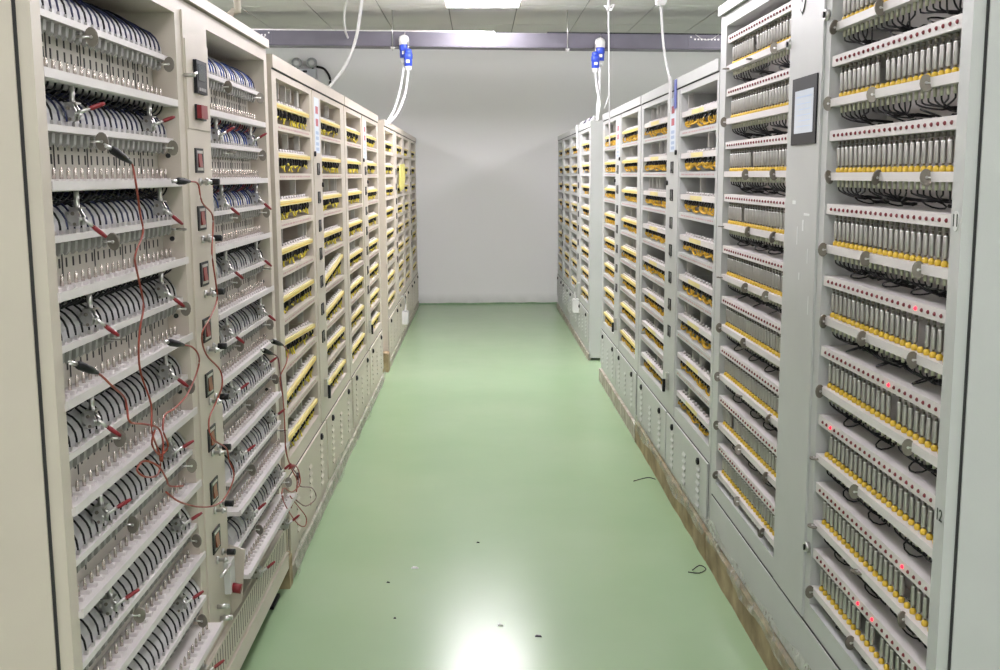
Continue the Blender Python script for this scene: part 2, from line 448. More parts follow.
    for gx, gy in [(918,309),(886,386),(829,429),(901,571),(857.6,608),(871.5,624)]:
        best = min(leds, key=lambda q: (Vector(proj(R.world(-.004, q[2], q[3]-.012)))-Vector((gx, gy))).length)
        lit.add((best[4], best[5], best[6]))
    # indicator lights
    def led(b, y, z, M, w=-.004):
        b.tube([(w-.001, y, z), (w+.002, y, z), (w+.0042, y, z)], [.0045, .0045, .002], M, 7)
    leds.sort(key=lambda q: (0 if (q[4], q[5], q[6]) in lit else 1, q[0]))
    proto = {}; rest = R.mb()
    for k, (sc, st, y, S, oi, r, i) in enumerate(leds):
        M = REDL if (oi, r, i) in lit else REDD
        if k < 100:
            if M.name not in proto:
                b = R.mb(); led(b, y, S-.013, M); o = b.build('indicator_light', st, at=(-.004, y, S-.013)); proto[M.name] = o.data
            else:
                o = bpy.data.objects.new('indicator_light', proto[M.name]); COL.objects.link(o); o.parent = st
            o.location = R.loc(-.004, y, S-.013)-st.location
            if M is REDL: o['label'] = 'glowing red indicator light'
        else: led(rest, y, S-.013, M)
    stuff(rest.build('indicator_lights', R.e))
    cups.sort(key=lambda q: q[0]); pm = None; rest = R.mb()
    prof = [(.0062, 0), (.0070, .003), (.0072, .008), (.0045, .0115), (.0025, .0125)]
    for k, (sc, tr, y, S) in enumerate(cups):
        z = S-.1045
        if k < 100:
            if pm is None:
                b = MB(); b.lathe(prof, 0, 0, 0, YEL, 9); o = b.build('contact_cup', tr); pm = o.data
            else: o = bpy.data.objects.new('contact_cup', pm); COL.objects.link(o); o.parent = tr
            o.location = R.loc(-.018, y, z)-tr.location
        else: rest.lathe(prof, -.018, y, z, YEL, 7)
    stuff(rest.build('contact_cups', R.e))
    wires.sort(key=lambda q: q[0]); rest = R.mb()
    rnd = random.Random(3)
    def wpath(y, S, a, c, i):
        g = (i//8); cy = a+.03+(c-a-.05)*min(1, (g*8+3.5+rnd.uniform(-1, 1))/NC); e = S-.172
        j = rnd.uniform(-.01, .01)
        q = rnd.uniform(-1, 1)
        return smooth([(-.020, y, S-.139), (-.021, y+.002*q, S-.149), (-.030+.006*q, y+(cy-y)*.35+.01*q, S-.158+.006*q), (-.045+.014*q, y+(cy-y)*.85+.012*q, S-.164+.008*q), (-.065, cy+.016*q, e+.006+abs(j)*.5), (-.10+j, cy-.02+j, e+.003)], 2)
    for k, (sc, tr, y, S, a, c, i) in enumerate(wires):
        p = wpath(y, S, a, c, i)
        if k < 100:
            b = R.mb(); b.tube(p, .0020, BLACK, 5); o = b.build('wire', tr); o.location = -tr.location
        else: rest.tube(p, .0020, BLACK, 5)
    # tied clusters lying on the strips
    for a, c in (opA, opB):
        for r in range(9):
            S = 1.973-.1834*r if a < 3 else 1.984-.1856*r
            for g in range(3):
                y = a+.1+(c-a-.16)*(g+.5)/3+rnd.uniform(-.03, .03)
                pts = [(-.085+.012*math.sin(q*1.3+g), y-.03+.012*q+.01*math.sin(q*2.1+r), S-.178+.004*abs(math.sin(q*1.7+r))) for q in range(6)]
                rest.tube(pts, .004, BLACK, 5)
                lp = [(-.045+.022*math.cos(q*PI/5), y+.028*math.sin(q*PI/5)+.01, S-.170+.010*math.sin(q*PI/5+r)) for q in range(11)]
                rest.tube(lp, .0020, BLACK, 5)
    stuff(rest.build('wire_bundle', R.e))
    # the cells themselves
    vis = [q for q in cells if (q[3], q[4], q[5]) not in gone]
    cnt = {}
    for q in sorted(vis, key=lambda q: (q[3], q[4], -q[1])):
        k = (q[3], q[4]); cnt[k] = cnt.get(k, 0)+1; ALLCELLS.append((R, q, cnt[k]))
    return R
CELL_ME = None
cell_prof = [(.0022, 0), (.0030, .0035), (.0052, .004), (.0056, .005), (.0056, .0455), (.0050, .0475), (.0028, .048), (.0028, .053), (.0022, .0535)]
cell_mats = [KNOB, CELLM, CELLM, CELLM, CELLTOP, CELLTOP, KNOB, KNOB]
def build_cells():
    global CELL_ME
    seq = sorted(ALLCELLS, key=lambda t: t[1][0])
    rest = MB(); rnd = random.Random(5)
    for k, (R, q, n) in enumerate(seq):
        sc, y, S, oi, r, i = q
        p = R.world(-.018, y, S-.0915)
        if k < 300:
            if CELL_ME is None:
                b = MB(); b.lathe(cell_prof, 0, 0, 0, CELLM, 10, cell_mats); o = b.build('battery_cell'); CELL_ME = o
            else: o = CELL_ME.copy(); COL.objects.link(o)
            o.location = p; o.rotation_euler = (rnd.uniform(-.02, .02), 0, rnd.uniform(0, 6))
            where = 'nearest right rack opening' if oi == 0 else 'opening beyond the touch screen'
            tag(o, 'silver cell, %s from the left, %s row down, %s' % (ORD[n-1], ORD[r], where), 'battery cell', 'silver cells in the nearest right rack')
        else:
            rest.lathe(cell_prof, p.x, p.y, p.z, CELLM, 8, cell_mats)
    o = rest.build('battery_cells'); stuff(o); tag(o, 'remaining small silver cells in the trays beyond the touch screen', 'battery cells')

# ------------------------------------------------------------------ left, nearest: the clamp rack
def smooth(pts, n=4):
    P = [Vector(p) for p in pts]; out = []
    for i in range(len(P)-1):
        a = P[max(i-1, 0)]; b = P[i]; c = P[i+1]; d = P[min(i+2, len(P)-1)]
        for k in range(n):
            t = k/n
            out.append(.5*((2*b)+(c-a)*t+(2*a-5*b+4*c-d)*t*t+(3*b-a-3*c+d)*t**3))
    out.append(P[-1]); return out
def left_near():
    R = Rack(-1, 1.81, 3.785, 'clamp_rack', 'beige pouch cell testing rack with red-handled clamps and looped wires, nearest on the left', 'rack')
    opA = (1.85, 2.66); opB = (2.955, 3.735)
    rack_body(R, [opA, opB], .255, 1.885, .085, 1.925, inner=.16)
    b = R.mb(); b.box(-.64, .010, R.Ya-.003, R.Yb+.004, 1.929, 1.957, PAINT); b.box(-.6, -.012, R.Ya+.02, R.Yb-.02, 1.925, 1.929, SLOT); b.build('top_cap', R.e)
    b = R.mb(); b.box(-.64, -.0285, R.Ya-.006, R.Ya-.001, .085, 1.925, PAINT); b.build('side_panel', R.e)
    b = R.mb(); b.box(-.029, -.023, R.Ya-.0025, R.Ya-.0005, .085, 1.925, SLOT); b.build('seam', R.e)
    # column sheet and what it carries
    b = R.mb(); b.box(0, .004, 2.712, 2.945, .27, 1.90, PAINT); b.build('control_panel', R.e)
    b = R.mb(); b.box(.004, .007, 2.718, 2.94, 1.618, 1.834, PAINT); b.build('meter_plate', R.e)
    b = R.mb(); b.box(.007, .016, 2.785, 2.885, 1.708, 1.79, DARKP); mt = b.build('panel_meter', R.e)
    b = R.mb(); b.box(.016, .0172, 2.797, 2.868, 1.740, 1.780, mat('meter_glass', (.05, .055, .06), .15)); b.build('display', mt)
    b = R.mb()
    for k in range(4): b.box(.016, .0182, 2.798+.018*k, 2.809+.018*k, 1.714, 1.722, INNER)
    b.build('buttons', mt)
    b = R.mb(); b.box(.007, .013, 2.782, 2.874, 1.642, 1.680, DARKP); lm = b.build('indicator_lamp', R.e)
    b = R.mb(); b.box(.013, .024, 2.782, 2.845, 1.645, 1.678, RED); b.build('lens', lm)
    b = R.mb(); b.cyl((0, 2.715, 1.745), (.03, 2.715, 1.745), .005, STEEL, 8); b.cyl((.028, 2.70, 1.745), (.028, 2.735, 1.752), .0035, STEEL, 6); b.build('thumb_screw', R.e)
    zs = [1.54, 1.394, 1.25, 1.104, .96, .814, .669, .533]
    for k, z in enumerate(zs):
        b = R.mb(); b.box(.004, .007, 2.772, 2.850, z-.031, z+.031, DARKP)
        b.box(.007, .0078, 2.785, 2.840, z-.025, z+.025, STEEL); b.box(.0078, .0084, 2.788, 2.837, z-.018, z+.018, DARKP); sw = b.build('rocker_switch', R.e)
        b = R.mb(); b.prism([(.0084, z-.017), (.0125, z-.017), (.0100, z), (.0092, z+.017), (.0084, z+.017)], 2.792, 2.824, ROCKER if k < 4 else ROCKERO)
        b.build('rocker', sw)
    for k, z in enumerate([1.486, 1.339, 1.197, 1.050, .912, .773, .614, .476]):
        for dy in (-.028, .035):
            b = R.mb(); y = 2.836+dy
            b.cyl((.004, y, z), (.010, y, z), .010, STEEL, 12); b.cyl((.010, y, z), (.036, y, z), .0045, STEEL, 8)
            if dy > 0: b.cyl((.018, y, z), (.04, y, z), .0085, BLACK, 10)
            else: b.cyl((.024, y, z), (.03, y, z), .008, STEEL, 10)
            b.build('terminal_post', R.e)
    b = R.mb(); b.box(.004, .022, 2.88, 2.935, .35, .44, WHITE); b.cyl((.02, 2.90, .43), (.035, 2.73, .46), .005, STEEL, 8); br = b.build('latch_bracket', R.e)
    b = R.mb(); b.cyl((.018, 2.905, .36), (.045, 2.905, .355), .014, RED, 10); b.build('red_knob', br)
    for dy, dz in ((-.03, 0), (-.055, .01), (-.03, -.035), (.0, -.045)):
        b = R.mb(); b.cyl((.004, 2.85+dy, .34+dz), (.03, 2.85+dy, .34+dz), .007, STEEL, 8); b.build('terminal_post', R.e)
    # ventilated skirt
    b = R.mb(); b.box(0, .012, 1.83, 3.77, .155, .248, PAINT); 
    y = 1.9
    while y < 3.74:
        b.box(.012, .0124, y, y+.0045, .17, .24, SLOT); y += .028
    b.build('vent_skirt', R.e)
    b = R.mb(); b.box(0, .016, R.Ya, R.Yb, .085, .148, PAINT); b.build('base_rail', R.e)
    # feet
    for y in (1.95, 3.67):
        b = R.mb(); b.box(-.12, -.02, y-.05, y+.05, .012, .085, DARKP); b.box(-.13, -.01, y-.06, y+.06, 0, .012, DARKP); b.build('foot', R.e)
    NP = 22; pins = []; wires = []; rnd = random.Random(11)
    for oi, (a, c) in enumerate((opA, opB)):
        for r in range(8):
            T = 1.785-.1922*r if oi == 0 else 1.782-.1885*r
            B = T-.104+.0036*r
            wT = -.018+.0025*r; wB = -.004+.002*r
            if oi == 0 and r == 7: wB = .045; wT = .012
            if oi == 1 and r >= 5: wB = .006+.02*(r-5)+.012; wT = .004+.012*(r-5)
            ys = [a+.03+(c-a-.06)*(i+.5)/NP for i in range(NP)]
            # contact bar: cover, ledge, hanging tabs
            b = R.mb()
            cov = [(-.14, T-.002), (wT-.014, T-.002), (wT-.016, T+.018), (wT-.030, T+.040), (wT-.058, T+.056), (-.14, T+.06)]
            b.prism(cov[::1], a+.004, c-.004, DRUM)
            b.box(-.14, wT, a+.002, c-.002, T-.014, T-.002, STRIP)
            for y in ys:
                b.prism([(wT-.014, T-.040), (wT-.008, T-.034), (wT-.006, T-.016), (wT-.020, T-.016), (wT-.018, T-.034)], y-.0065, y+.0065, INNER)
                b.box(wT-.010, wT-.004, y-.004, y+.004, T-.002, T+.006, STEEL)
            cb = b.build('contact_bar', R.e, at=(0, (a+c)/2, T))
            # slotted plate
            b = R.mb(); pw = wT-.040
            b.box(pw-.002, pw, a+.002, c-.002, B-.002, T-.016, PLATE)
            for i, y in enumerate(ys):
                b.box(pw, pw+.0006, y-.0036, y+.0036, B+.56*(T-B), B+.73*(T-B), SLOT); b.box(pw, pw+.0006, y-.0036, y+.0036, B+.31*(T-B), B+.49*(T-B), SLOT)
                if i % 5 == 3: b.box(pw, pw+.0008, y+.011, y+.016, B+.14*(T-B), B+.75*(T-B), SLOT)
            b.build('slotted_plate', R.e)
            # pin bar
            b = R.mb(); b.prism([(-.10, B-.004), (-.10, B-.014), (wB, B-.017), (wB+.004, B-.015), (wB+.004, B+.001), (wB, B+.001), (wB-.002, B-.004)], a+.002 if wB < 0 else a-.005, c-.002 if wB < 0 else c+.012, STRIP)
            for y in ys: b.box(wB-.032, wB-.014, y-.006, y+.006, B-.004, B+.004, STRIP)
            pb = b.build('pin_bar', R.e, at=(0, (a+c)/2, B))
            for y in ys: pins.append((R.score(wB-.03, y, B+.015), pb, wB-.024, y, B+.004))
            # wiring
            for i, y in enumerate(ys):
                j = rnd.uniform(-1, 1); col = BLACK
                if oi == 0 and r < 3: col = [NAVY, BLACK, NAVY][i % 3]
                elif oi == 1: col = [BLUEW, NAVY, WHITEW, BLUEW][i % 4] if r < 3 else [GREYW, BLACK, WHITEW, GREYW][i % 4]
                e = .005
                p = [(-.135, y+.014*j+.02, T+.072), (-.105, y+.010*j+.014, T+.072+.006*j), (wT-.058, y+.008+.006*j, T+.064+.004*j), (wT-.026, y+.004*j+.003, T+.046), (wT-.010, y, T+.024), (wT-.008, y, T+.004)]
                wires.append((R.score(wT-.03, y, T+.05), cb, p, col))
                col2 = BLACK if not (oi == 1 and r < 2) else [BLACK, NAVY, RED, GREYW][i % 4] if i % 5 else WINE
                p2 = [(wB-.022, y, B-.016), (wB-.024, y-.003, B-.026), (wB-.034, y-.012, B-.036+.003*j), (wB-.055, y-.024, B-.043), (-.098, y-.03, B-.047)]
                wires.append((R.score(wB-.03, y, B-.04), pb, p2, col2))
            # toggle clamps under the pin bar
            for fr in (.2, .80):
                y = a+(c-a)*(fr+rnd.uniform(-.03, .03)); 
                up = (r >= 4) if oi == 0 else (r >= 4 or r == 0)
                if r == 0 or (oi == 0 and r == 5): up = True
                b = R.mb(); w = wB-.012
                b.cyl((w, y, B-.018), (w, y, B-.048), .0055, STEEL, 8); b.box(w-.011, w+.011, y-.013, y+.013, B-.050, B-.047, STEEL)
                for e in (-.011, .008):
                    vs = [(w-.010, B-.050), (w+.004, B-.050), (w+.010, B-.062), (w+.006, B-.080), (w-.004, B-.082), (w-.014, B-.070)]
                    b.prism(vs[::-1], y+e, y+e+.003, STEEL)
                b.box(w-.040, w-.008, y-.009, y+.009, B-.080, B-.077, STEEL)
                b.cyl((w-.004, y-.014, B-.058), (w-.004, y+.014, B-.058), .0035, KNOB, 8); b.cyl((w+.005, y-.015, B-.068), (w+.005, y+.015, B-.068), .0042, STEEL, 8); b.cyl((w-.002, y-.013, B-.077), (w-.002, y+.013, B-.077), .003, KNOB, 8)
                b.tube([(w-.016, y-.004, B-.060), (w-.002, y+.002, B-.054), (w+.012, y+.003, B-.064), (w+.010, y, B-.078)], .0032, STEEL, 6)
                b.cyl((w-.018, y, B-.074), (w-.018, y, B-.055), .0035, CELLTOP, 8)
                d = Vector((.55, .45, .38)) if up else Vector((.62, .30, -.62)); d.normalize()
                if up and oi == 0: d = Vector((.55, .50, .28)).normalized()
                s = Vector((w+.008, y, B-.066)); q = s+d*.026
                b.tube([s, q], .0038, STEEL, 6)
                cl = b.build('toggle_clamp', pb); cl.location = -pb.location
                b = R.mb(); b.tube([q-d*.004, q+d*.005, q+d*.020, q+d*.029], [.0034, .0046, .0042, .0030], RED, 8)
                g = b.build('grip', cl); g['label'] = 'red clamp grip'
            for fr in (.32, .90):
                y = a+(c-a)*(fr+rnd.uniform(-.04, .05))
                add_knob(cb, R.loc(wT-.018, y, T-.026)-cb.location, rnd.choice([0, .2, -.2, .1, PI/2.2]), rnd.uniform(-.3, .3))
    pins.sort(key=lambda q: q[0]); pm = None; rest = R.mb()
    for k, (sc, pb, w, y, z) in enumerate(pins):
        if k < 100:
            if pm is None:
                b = MB(); b.tube([(0, 0, 0), (0, 0, .010), (0, 0, .017), (0, 0, .022)], [.0036, .0036, .0030, .001], PIN, 7); o = b.build('contact_pin', pb); pm = o.data
            else: o = bpy.data.objects.new('contact_pin', pm); COL.objects.link(o); o.parent = pb
            o.location = R.loc(w, y, z)-pb.location
        else: rest.tube([(w, y, z), (w, y, z+.010), (w, y, z+.017), (w, y, z+.022)], [.0036, .0036, .0030, .001], PIN, 6)
    stuff(rest.build('contact_pins', R.e))
    wires.sort(key=lambda q: q[0]); rest = R.mb()
    for k, (sc, p0, p, M) in enumerate(wires):
        p = smooth(p, 2)
        if k < 100:
            b = R.mb(); b.tube(p, .0022, M, 5); o = b.build('wire', p0); o.location = -p0.location
        else: rest.tube(p, .0022, M, 5)
    # bundles running along behind
    for oi, (a, c) in enumerate((opA, opB)):
        for r in range(8):
            T = 1.785-.1922*r if oi == 0 else 1.782-.1885*r; B = T-.104+.0036*r
            M = NAVY if (oi == 0 and r < 3) else (BLUEW if (oi == 1 and r < 4) else BLACK)
            rest.tube([(-.12, a+.01+(c-a-.02)*q/8, T+.070+.003*math.sin(q*2+r)) for q in range(9)], .006, M, 6)
            rest.tube([(-.09, a+.01+(c-a-.02)*q/8, B-.045+.003*math.sin(q*2.3+r)) for q in range(9)], .009, BLACK, 6)
    stuff(rest.build('wire_bundle', R.e))
    # bracket plate at the near end of the pulled-out lowest bars
    b = R.mb(); b.prism([(.004, .26), (.035, .30), (.05, .455), (.004, .47)], 2.947, 2.951, PAINT); b.build('end_plate', R.e)
    for y, z in ((2.656, 1.55), (2.656, 1.35), (2.656, 1.16), (2.656, .97), (2.656, .78), (2.656, .59), (3.731, 1.14), (3.731, .95), (3.731, .76)):
        b = R.mb(); b.cyl((-.03, y, z), (-.03, y+.003, z), .006, SLOT, 10); b.build('grommet', R.e)
    return R

# ------------------------------------------------------------------ the yellow-tray racks further along
def tray_rack(side, Ya, Yb, openings, column, label, name='battery_rack', cells=(), wire_mode='yellow', bottom=.02, detail=True, white_tray=False, doors=None, extra_post=None, top=1.92, second_column=None, tilts={}, group=None):
    R = Rack(side, Ya, Yb, name, label, 'rack', group)
    M = PAINT if side < 0 else PAINT_R
    z0, z1 = .45, 1.845
    P = .1765
    rack_body(R, openings, z0, z1, bottom, top, M=M, inner=.19)
    rnd = random.Random(int(Ya*100)+side)
    b = R.mb(); b.box(0, .005, Ya+.004, Yb-.004, top-.045, top, M); b.box(0, .0012, Ya+.004, Yb-.004, top-.051, top-.045, SLOT); b.build('top_rail', R.e)
    # shelves between rows, with a faint line of red print along the edge
    for (a, c) in openings:
        for r in range(7):
            zt = 1.686-P*r
            b = R.mb(); b.box(-.189, 0, a, c, zt-.024, zt, M)
            if detail:
                y = a+.02
                while y < c-.05:
                    l = rnd.uniform(.008, .03); b.box(0, .0004, y, y+l, zt-.015, zt-.009, REDPRINT); y += l+rnd.uniform(.006, .02)
            b.build('shelf', R.e)
    wires = []; n = 14 if detail else 8
    YS = YELO if side > 0 else YELW
    for oi, (a, c) in enumerate(openings):
        for r in range(8):
            zt = 1.765-P*r
            tl = tilts.get((oi, r), 0)
            b = R.mb(); L = c-a
            yq = [a+.03+(L-.06)*(i+.5)/12 for i in range(12)]
            def Z(y): return zt+tl*(y-(a+c)/2)
            def sbox(w0, w1, y0, y1, dz0, dz1, MM):
                vs = [(w, y, Z(y)+dz) for dz in (dz0, dz1) for y in (y0, y1) for w in (w0, w1)]
                b.add(vs, [(0,2,3,1), (4,5,7,6), (0,1,5,4), (2,6,7,3), (0,4,6,2), (1,3,7,5)], MM)
            mid = (a+c)/2
            if white_tray:
                sbox(-.038, -.004, a+.004, c-.004, -.022, 0, STRIP); sbox(-.004, -.0032, mid-.10*L/.7, mid+.13*L/.7, -.020, -.002, YELP)
            else:
                sbox(-.034, -.014, a+.004, c-.004, -.006, .001, STRIP); sbox(-.021, -.003, a+.004, c-.004, -.022, -.005, YELP)
                sbox(-.003, -.0022, a+.004, c-.004, -.0165, -.0125, YEL)
            for y in yq: b.cone((-.027, y, Z(y)), (-.027, y, Z(y)+.012), .008, .005, STRIP, 6)
            sbox(-.19, -.034, a+.002, a+.014, -.02, -.008, M); sbox(-.19, -.034, c-.014, c-.002, -.02, -.008, M)
            tr = b.build('cell_tray', R.e, at=(-.004, mid, zt))
            for i in range(n):
                y = a+.03+(L-.06)*(i+.5)/n; j = rnd.uniform(-1, 1); k = rnd.uniform(-1, 1)
                zb = zt-.076+rnd.choice([0, 0, .006, .014, .022])
                top_ = Z(y)-.022
                if wire_mode == 'yellow':
                    p = [(-.014+.005*k, y, top_), (-.011+.006*k, y+.004*j, top_-.014), (-.014, y+.012*j, top_-.028), (-.016+.008*k, y+.022*j, zb+.012), (-.014+.010*k, y+.034*j, zb+.004)]
                else:
                    p = [(-.018+.006*k, y, top_), (-.014, y+.003*j, top_-.012), (-.012+.005*k, y+.02*j, top_-.020), (-.012+.008*k, y+.012+.022*j, top_-.034), (-.020+.010*k, y-.006+.034*j, zb+.006), (-.030, y-.016+.03*j, zb+.012+.006*k)]
                wires.append((R.score(-.04, y, zt-.04), tr, p))
                bb = None
    wires.sort(key=lambda q: q[0]); rest = R.mb()
    for k, (sc, tr, p) in enumerate(wires):
        q = smooth(p, 2) if detail else p
        k2 = int((len(q)-1)*(.50 if wire_mode == 'yellow' else .42))
        rad = [.0035]*(k2+1)+[.0042 if wire_mode != 'yellow' else .0034]*(len(q)-k2-1)
        if detail and k < 100:
            b = R.mb(); b.tube(q, rad, BLACK, 5, M2=YS, k2=k2); o = b.build('wire', tr); o.location = -tr.location
        else: rest.tube(q, rad, BLACK, 4, M2=YS, k2=k2)
    for oi, (a, c) in enumerate(openings):
        for r in range(8):
            zt = 1.765-P*r
            rest.tube([(-.032, a+.02+(c-a-.04)*q/6, zt-.038+.004*math.sin(q*2+r)) for q in range(7)], .013, BLACK, 6)
    stuff(rest.build('wire_bundle', R.e))
    # column(s)
    for col in [column]+([second_column] if second_column else []):
        ya, yb = col; yc = (ya+yb)/2
        b = R.mb(); b.box(0, .004, ya, yb, .40, top-.055, M); cp = b.build('control_panel', R.e)
        if detail:
            b = R.mb(); b.box(.004, .0048, yc-.07, yc+.07, 1.60, 1.84, LABEL)
            for z in (1.787, 1.733): b.box(.0048, .0056, yc-.035, yc+.035, z-.016, z+.016, LABELR)
            for z in (1.688, 1.665, 1.64, 1.617): b.box(.0048, .0053, yc-.04, yc+.04, z-.007, z+.007, LABELB)
            b.build('printed_label', R.e)
            for (yy, zz) in ((yc-.10, 1.595), (yc+.115, 1.46)):
                b = R.mb(); b.cyl((.004, yy, zz), (.012, yy, zz), .011, BLACK, 12); b.build('button', R.e)
        for z in [1.53-.1255*k for k in range(7)]:
            b = R.mb(); b.box(.004, .008, yc-.030, yc+.030, z-.026, z+.026, BLACK); sw = b.build('rocker_switch', R.e)
            if detail:
                b = R.mb(); b.prism([(.008, z-.018), (.013, z-.018), (.010, z), (.0085, z+.018), (.008, z+.018)], yc-.02, yc+.012, DARKP); b.build('rocker', sw)
                b = R.mb(); b.box(.008, .0092, yc-.028, yc-.021, z-.022, z+.022, STEEL); b.build('bezel', sw)
        if detail:
            b = R.mb(); b.box(.004, .02, yc-.018, yc+.018, .50, .58, STEEL); b.box(.02, .032, yc-.008, yc+.008, .49, .55, DARKP); b.build('latch', R.e)
    # louvred doors
    if doors:
        for (a, c) in doors:
            zt = .425 if True else 0; zb = max(bottom+.06, .10) if side < 0 else .145
            b = R.mb(); b.box(0, .008, a+.006, c-.006, zb, zt-.04, M)
            b.box(0, .001, a, a+.006, zb, zt-.04, SLOT); b.box(0, .001, c-.006, c, zb, zt-.04, SLOT); b.box(0, .001, a, c, zt-.04, zt-.035, SLOT)
            W = c-a
            for f in (.18, .5, .82):
                y = a+W*f
                zz = zt-.095 if f != .5 else zt-.115
                while zz > zb+.03:
                    b.prism([(.008, zz), (.008, zz-.014), (.014, zz-.012)], y-.028, y+.028, M)
                    b.box(.008, .0085, y-.026, y+.026, zz-.019, zz-.0145, INNER)
                    zz -= .030
            d = b.build('louvred_door', R.e)
            for f in (.18, .82):
                y = a+W*f; z = zt-.072
                b = R.mb(); b.cyl((.008, y, z), (.016, y, z), .015, BLACK, 12); b.cyl((.016, y, z), (.019, y, z), .008, DARKP, 10); b.build('lock', d)
    # grubby base strip
    if bottom < .1:
        b = R.mb(); b.box(-.01, .010, Ya, Yb, .001, .055, DIRT); b.build('base_strip', R.e)
    return R

def slim_cells(R, openings, table, where, P=.1765):
    """silver cells standing upright in the trays. table {(opening, row): [fractions from the left in the photo, ...]}"""
    rnd = random.Random(9)
    for (oi, r), frs in table.items():
        a, c = openings[oi]; zt = 1.765-P*r
        for n, fr in enumerate(frs):
            wide = False
            if fr > 1: fr -= 1; wide = True
            y = (a+.03+(c-a-.06)*fr) if R.side < 0 else (c-.03-(c-a-.06)*fr)
            h = rnd.uniform(.056, .064); hw = .006 if not wide else .022
            p = R.world(-.027, y, zt+.004)
            b = MB(); t = hw; d = .011 if not wide else .006
            b.box(-d, d, -t, t, .012, .012+h*.94, CELLM); b.box(-d*.75, d*.75, -t*.75, t*.75, .012+h*.94, .012+h, CELLTOP)
            b.box(-.003, .003, -.003, .003, .009, .012, STEEL)
            o = b.build('battery_cell'); o.location = p
            kind = 'wide flat silver cell' if wide else 'slim silver cell'
            lab = '%s, %s from left, %s tray down, %s' % (kind, ORD[n], ORD[r], where[oi]) if len(frs) > 1 else '%s alone in the %s tray down, %s' % (kind, ORD[r], where[oi])
            tag(o, lab, 'battery cell', 'slim cells standing in the trays')

build_room(); build_lights()
R1 = right_near(); build_cells()
L1 = left_near()
o2 = [(3.95, 4.71), (5.03, 5.74)]
L2 = tray_rack(-1, 3.865, 5.89, o2, (4.765, 4.995), 'beige rack with yellow cell trays right beyond the left clamp rack', wire_mode='yellow', doors=[(3.88, 4.88), (4.90, 5.88)], tilts={(1, 4): .10, (0, 5): -.05, (1, 5): .05, (0, 6): .04})
slim_cells(L2, o2, {(0,0): [.14,.36,.52,1.80], (0,1): [.38,.76], (0,2): [.58], (0,3): [.12,.80,.92], (0,4): [.34,.46,.6,.72,.86], (0,5): [.2,.7], (0,6): [.3,.42,.6], (0,7): [.35,.55],
                    (1,0): [.55], (1,1): [.28,.58], (1,2): [.42,.8,.9], (1,6): [.4,.6], (1,7): [.5]},
           ['near bay of second left rack', 'far bay of second left rack'])
o3 = [(6.00, 6.72), (7.06, 7.75)]
L3 = tray_rack(-1, 5.91, 7.85, o3, (6.77, 7.02), 'beige rack with yellow cell trays, third along the left row before the gap', wire_mode='yellow', doors=[(5.93, 6.87), (6.89, 7.83)])
slim_cells(L3, o3, {(0,1): [.2], (0,3): [.6], (0,4): [.3,.55], (0,5): [.3], (0,6): [.2,.6]}, ['near bay of third left rack', 'far bay of third left rack'])
o4 = [(8.45, 9.22), (9.62, 10.32)]
L4 = tray_rack(-1, 8.36, 10.43, o4, (9.27, 9.57), 'beige rack holding the yellow tag, first beyond the gap on the left', detail=False, doors=[(8.38, 9.39), (9.41, 10.41)])
o5 = [(10.55, 11.22), (11.65, 12.38)]
L5 = tray_rack(-1, 10.45, 12.5, o5, (11.26, 11.6), 'beige rack against the back wall at the end of the left row', detail=False, doors=[(10.47, 11.46), (11.48, 12.48)])

q2 = [(4.075, 4.80), (5.14, 5.88)]
R2 = tray_rack(1, 4.04, 5.945, q2, (4.82, 5.11), 'grey rack with loose orange-yellow wires right beyond the touch screen rack', wire_mode='loop', white_tray=True, bottom=.125, doors=[(4.055, 4.98), (5.0, 5.93)])
slim_cells(R2, q2, {(0,0): [.08,.97], (0,1): [.72], (0,2): [.52], (0,4): [.15], (0,5): [.1,.2,.62], (0,6): [.4,.62], (0,7): [.3],
                    (1,0): [.2,.45,.62,.80,.93], (1,1): [.2,.58,.82], (1,2): [.15,.3,.5,.62], (1,3): [.1,.85], (1,5): [.4,.62], (1,6): [.5], (1,7): [.65,.85]},
           ['near bay of second right rack', 'far bay of second right rack'])
q3 = [(6.09, 6.77), (7.06, 7.69)]
R3 = tray_rack(1, 5.97, 7.79, q3, (6.79, 7.04), 'grey rack with cell trays, third along the right row before the gap', wire_mode='loop', bottom=.10, doors=[(5.985, 6.87), (6.89, 7.775)])
slim_cells(R3, q3, {(0,1): [.35,.5], (0,3): [.5], (0,4): [.3,.7], (0,5): [.5,.85], (0,6): [.4,.7], (0,7): [.3,.6], (1,0): [.6,.72], (1,6): [.3,.6], (1,7): [.5]},
           ['near bay of third right rack', 'far bay of third right rack'])
q4 = [(8.76, 9.44), (9.83, 10.46)]
R4 = tray_rack(1, 8.66, 10.56, q4, (9.48, 9.79), 'grey rack with white socket box, first beyond the gap on the right', detail=False, doors=[(8.68, 9.60), (9.62, 10.54)])
q5 = [(10.69, 11.31), (11.57, 12.12)]
R5 = tray_rack(1, 10.59, 12.22, q5, (11.33, 11.55), 'grey rack nearest the back wall at the end of the right row', detail=False, doors=[(10.61, 11.40), (11.42, 12.20)])

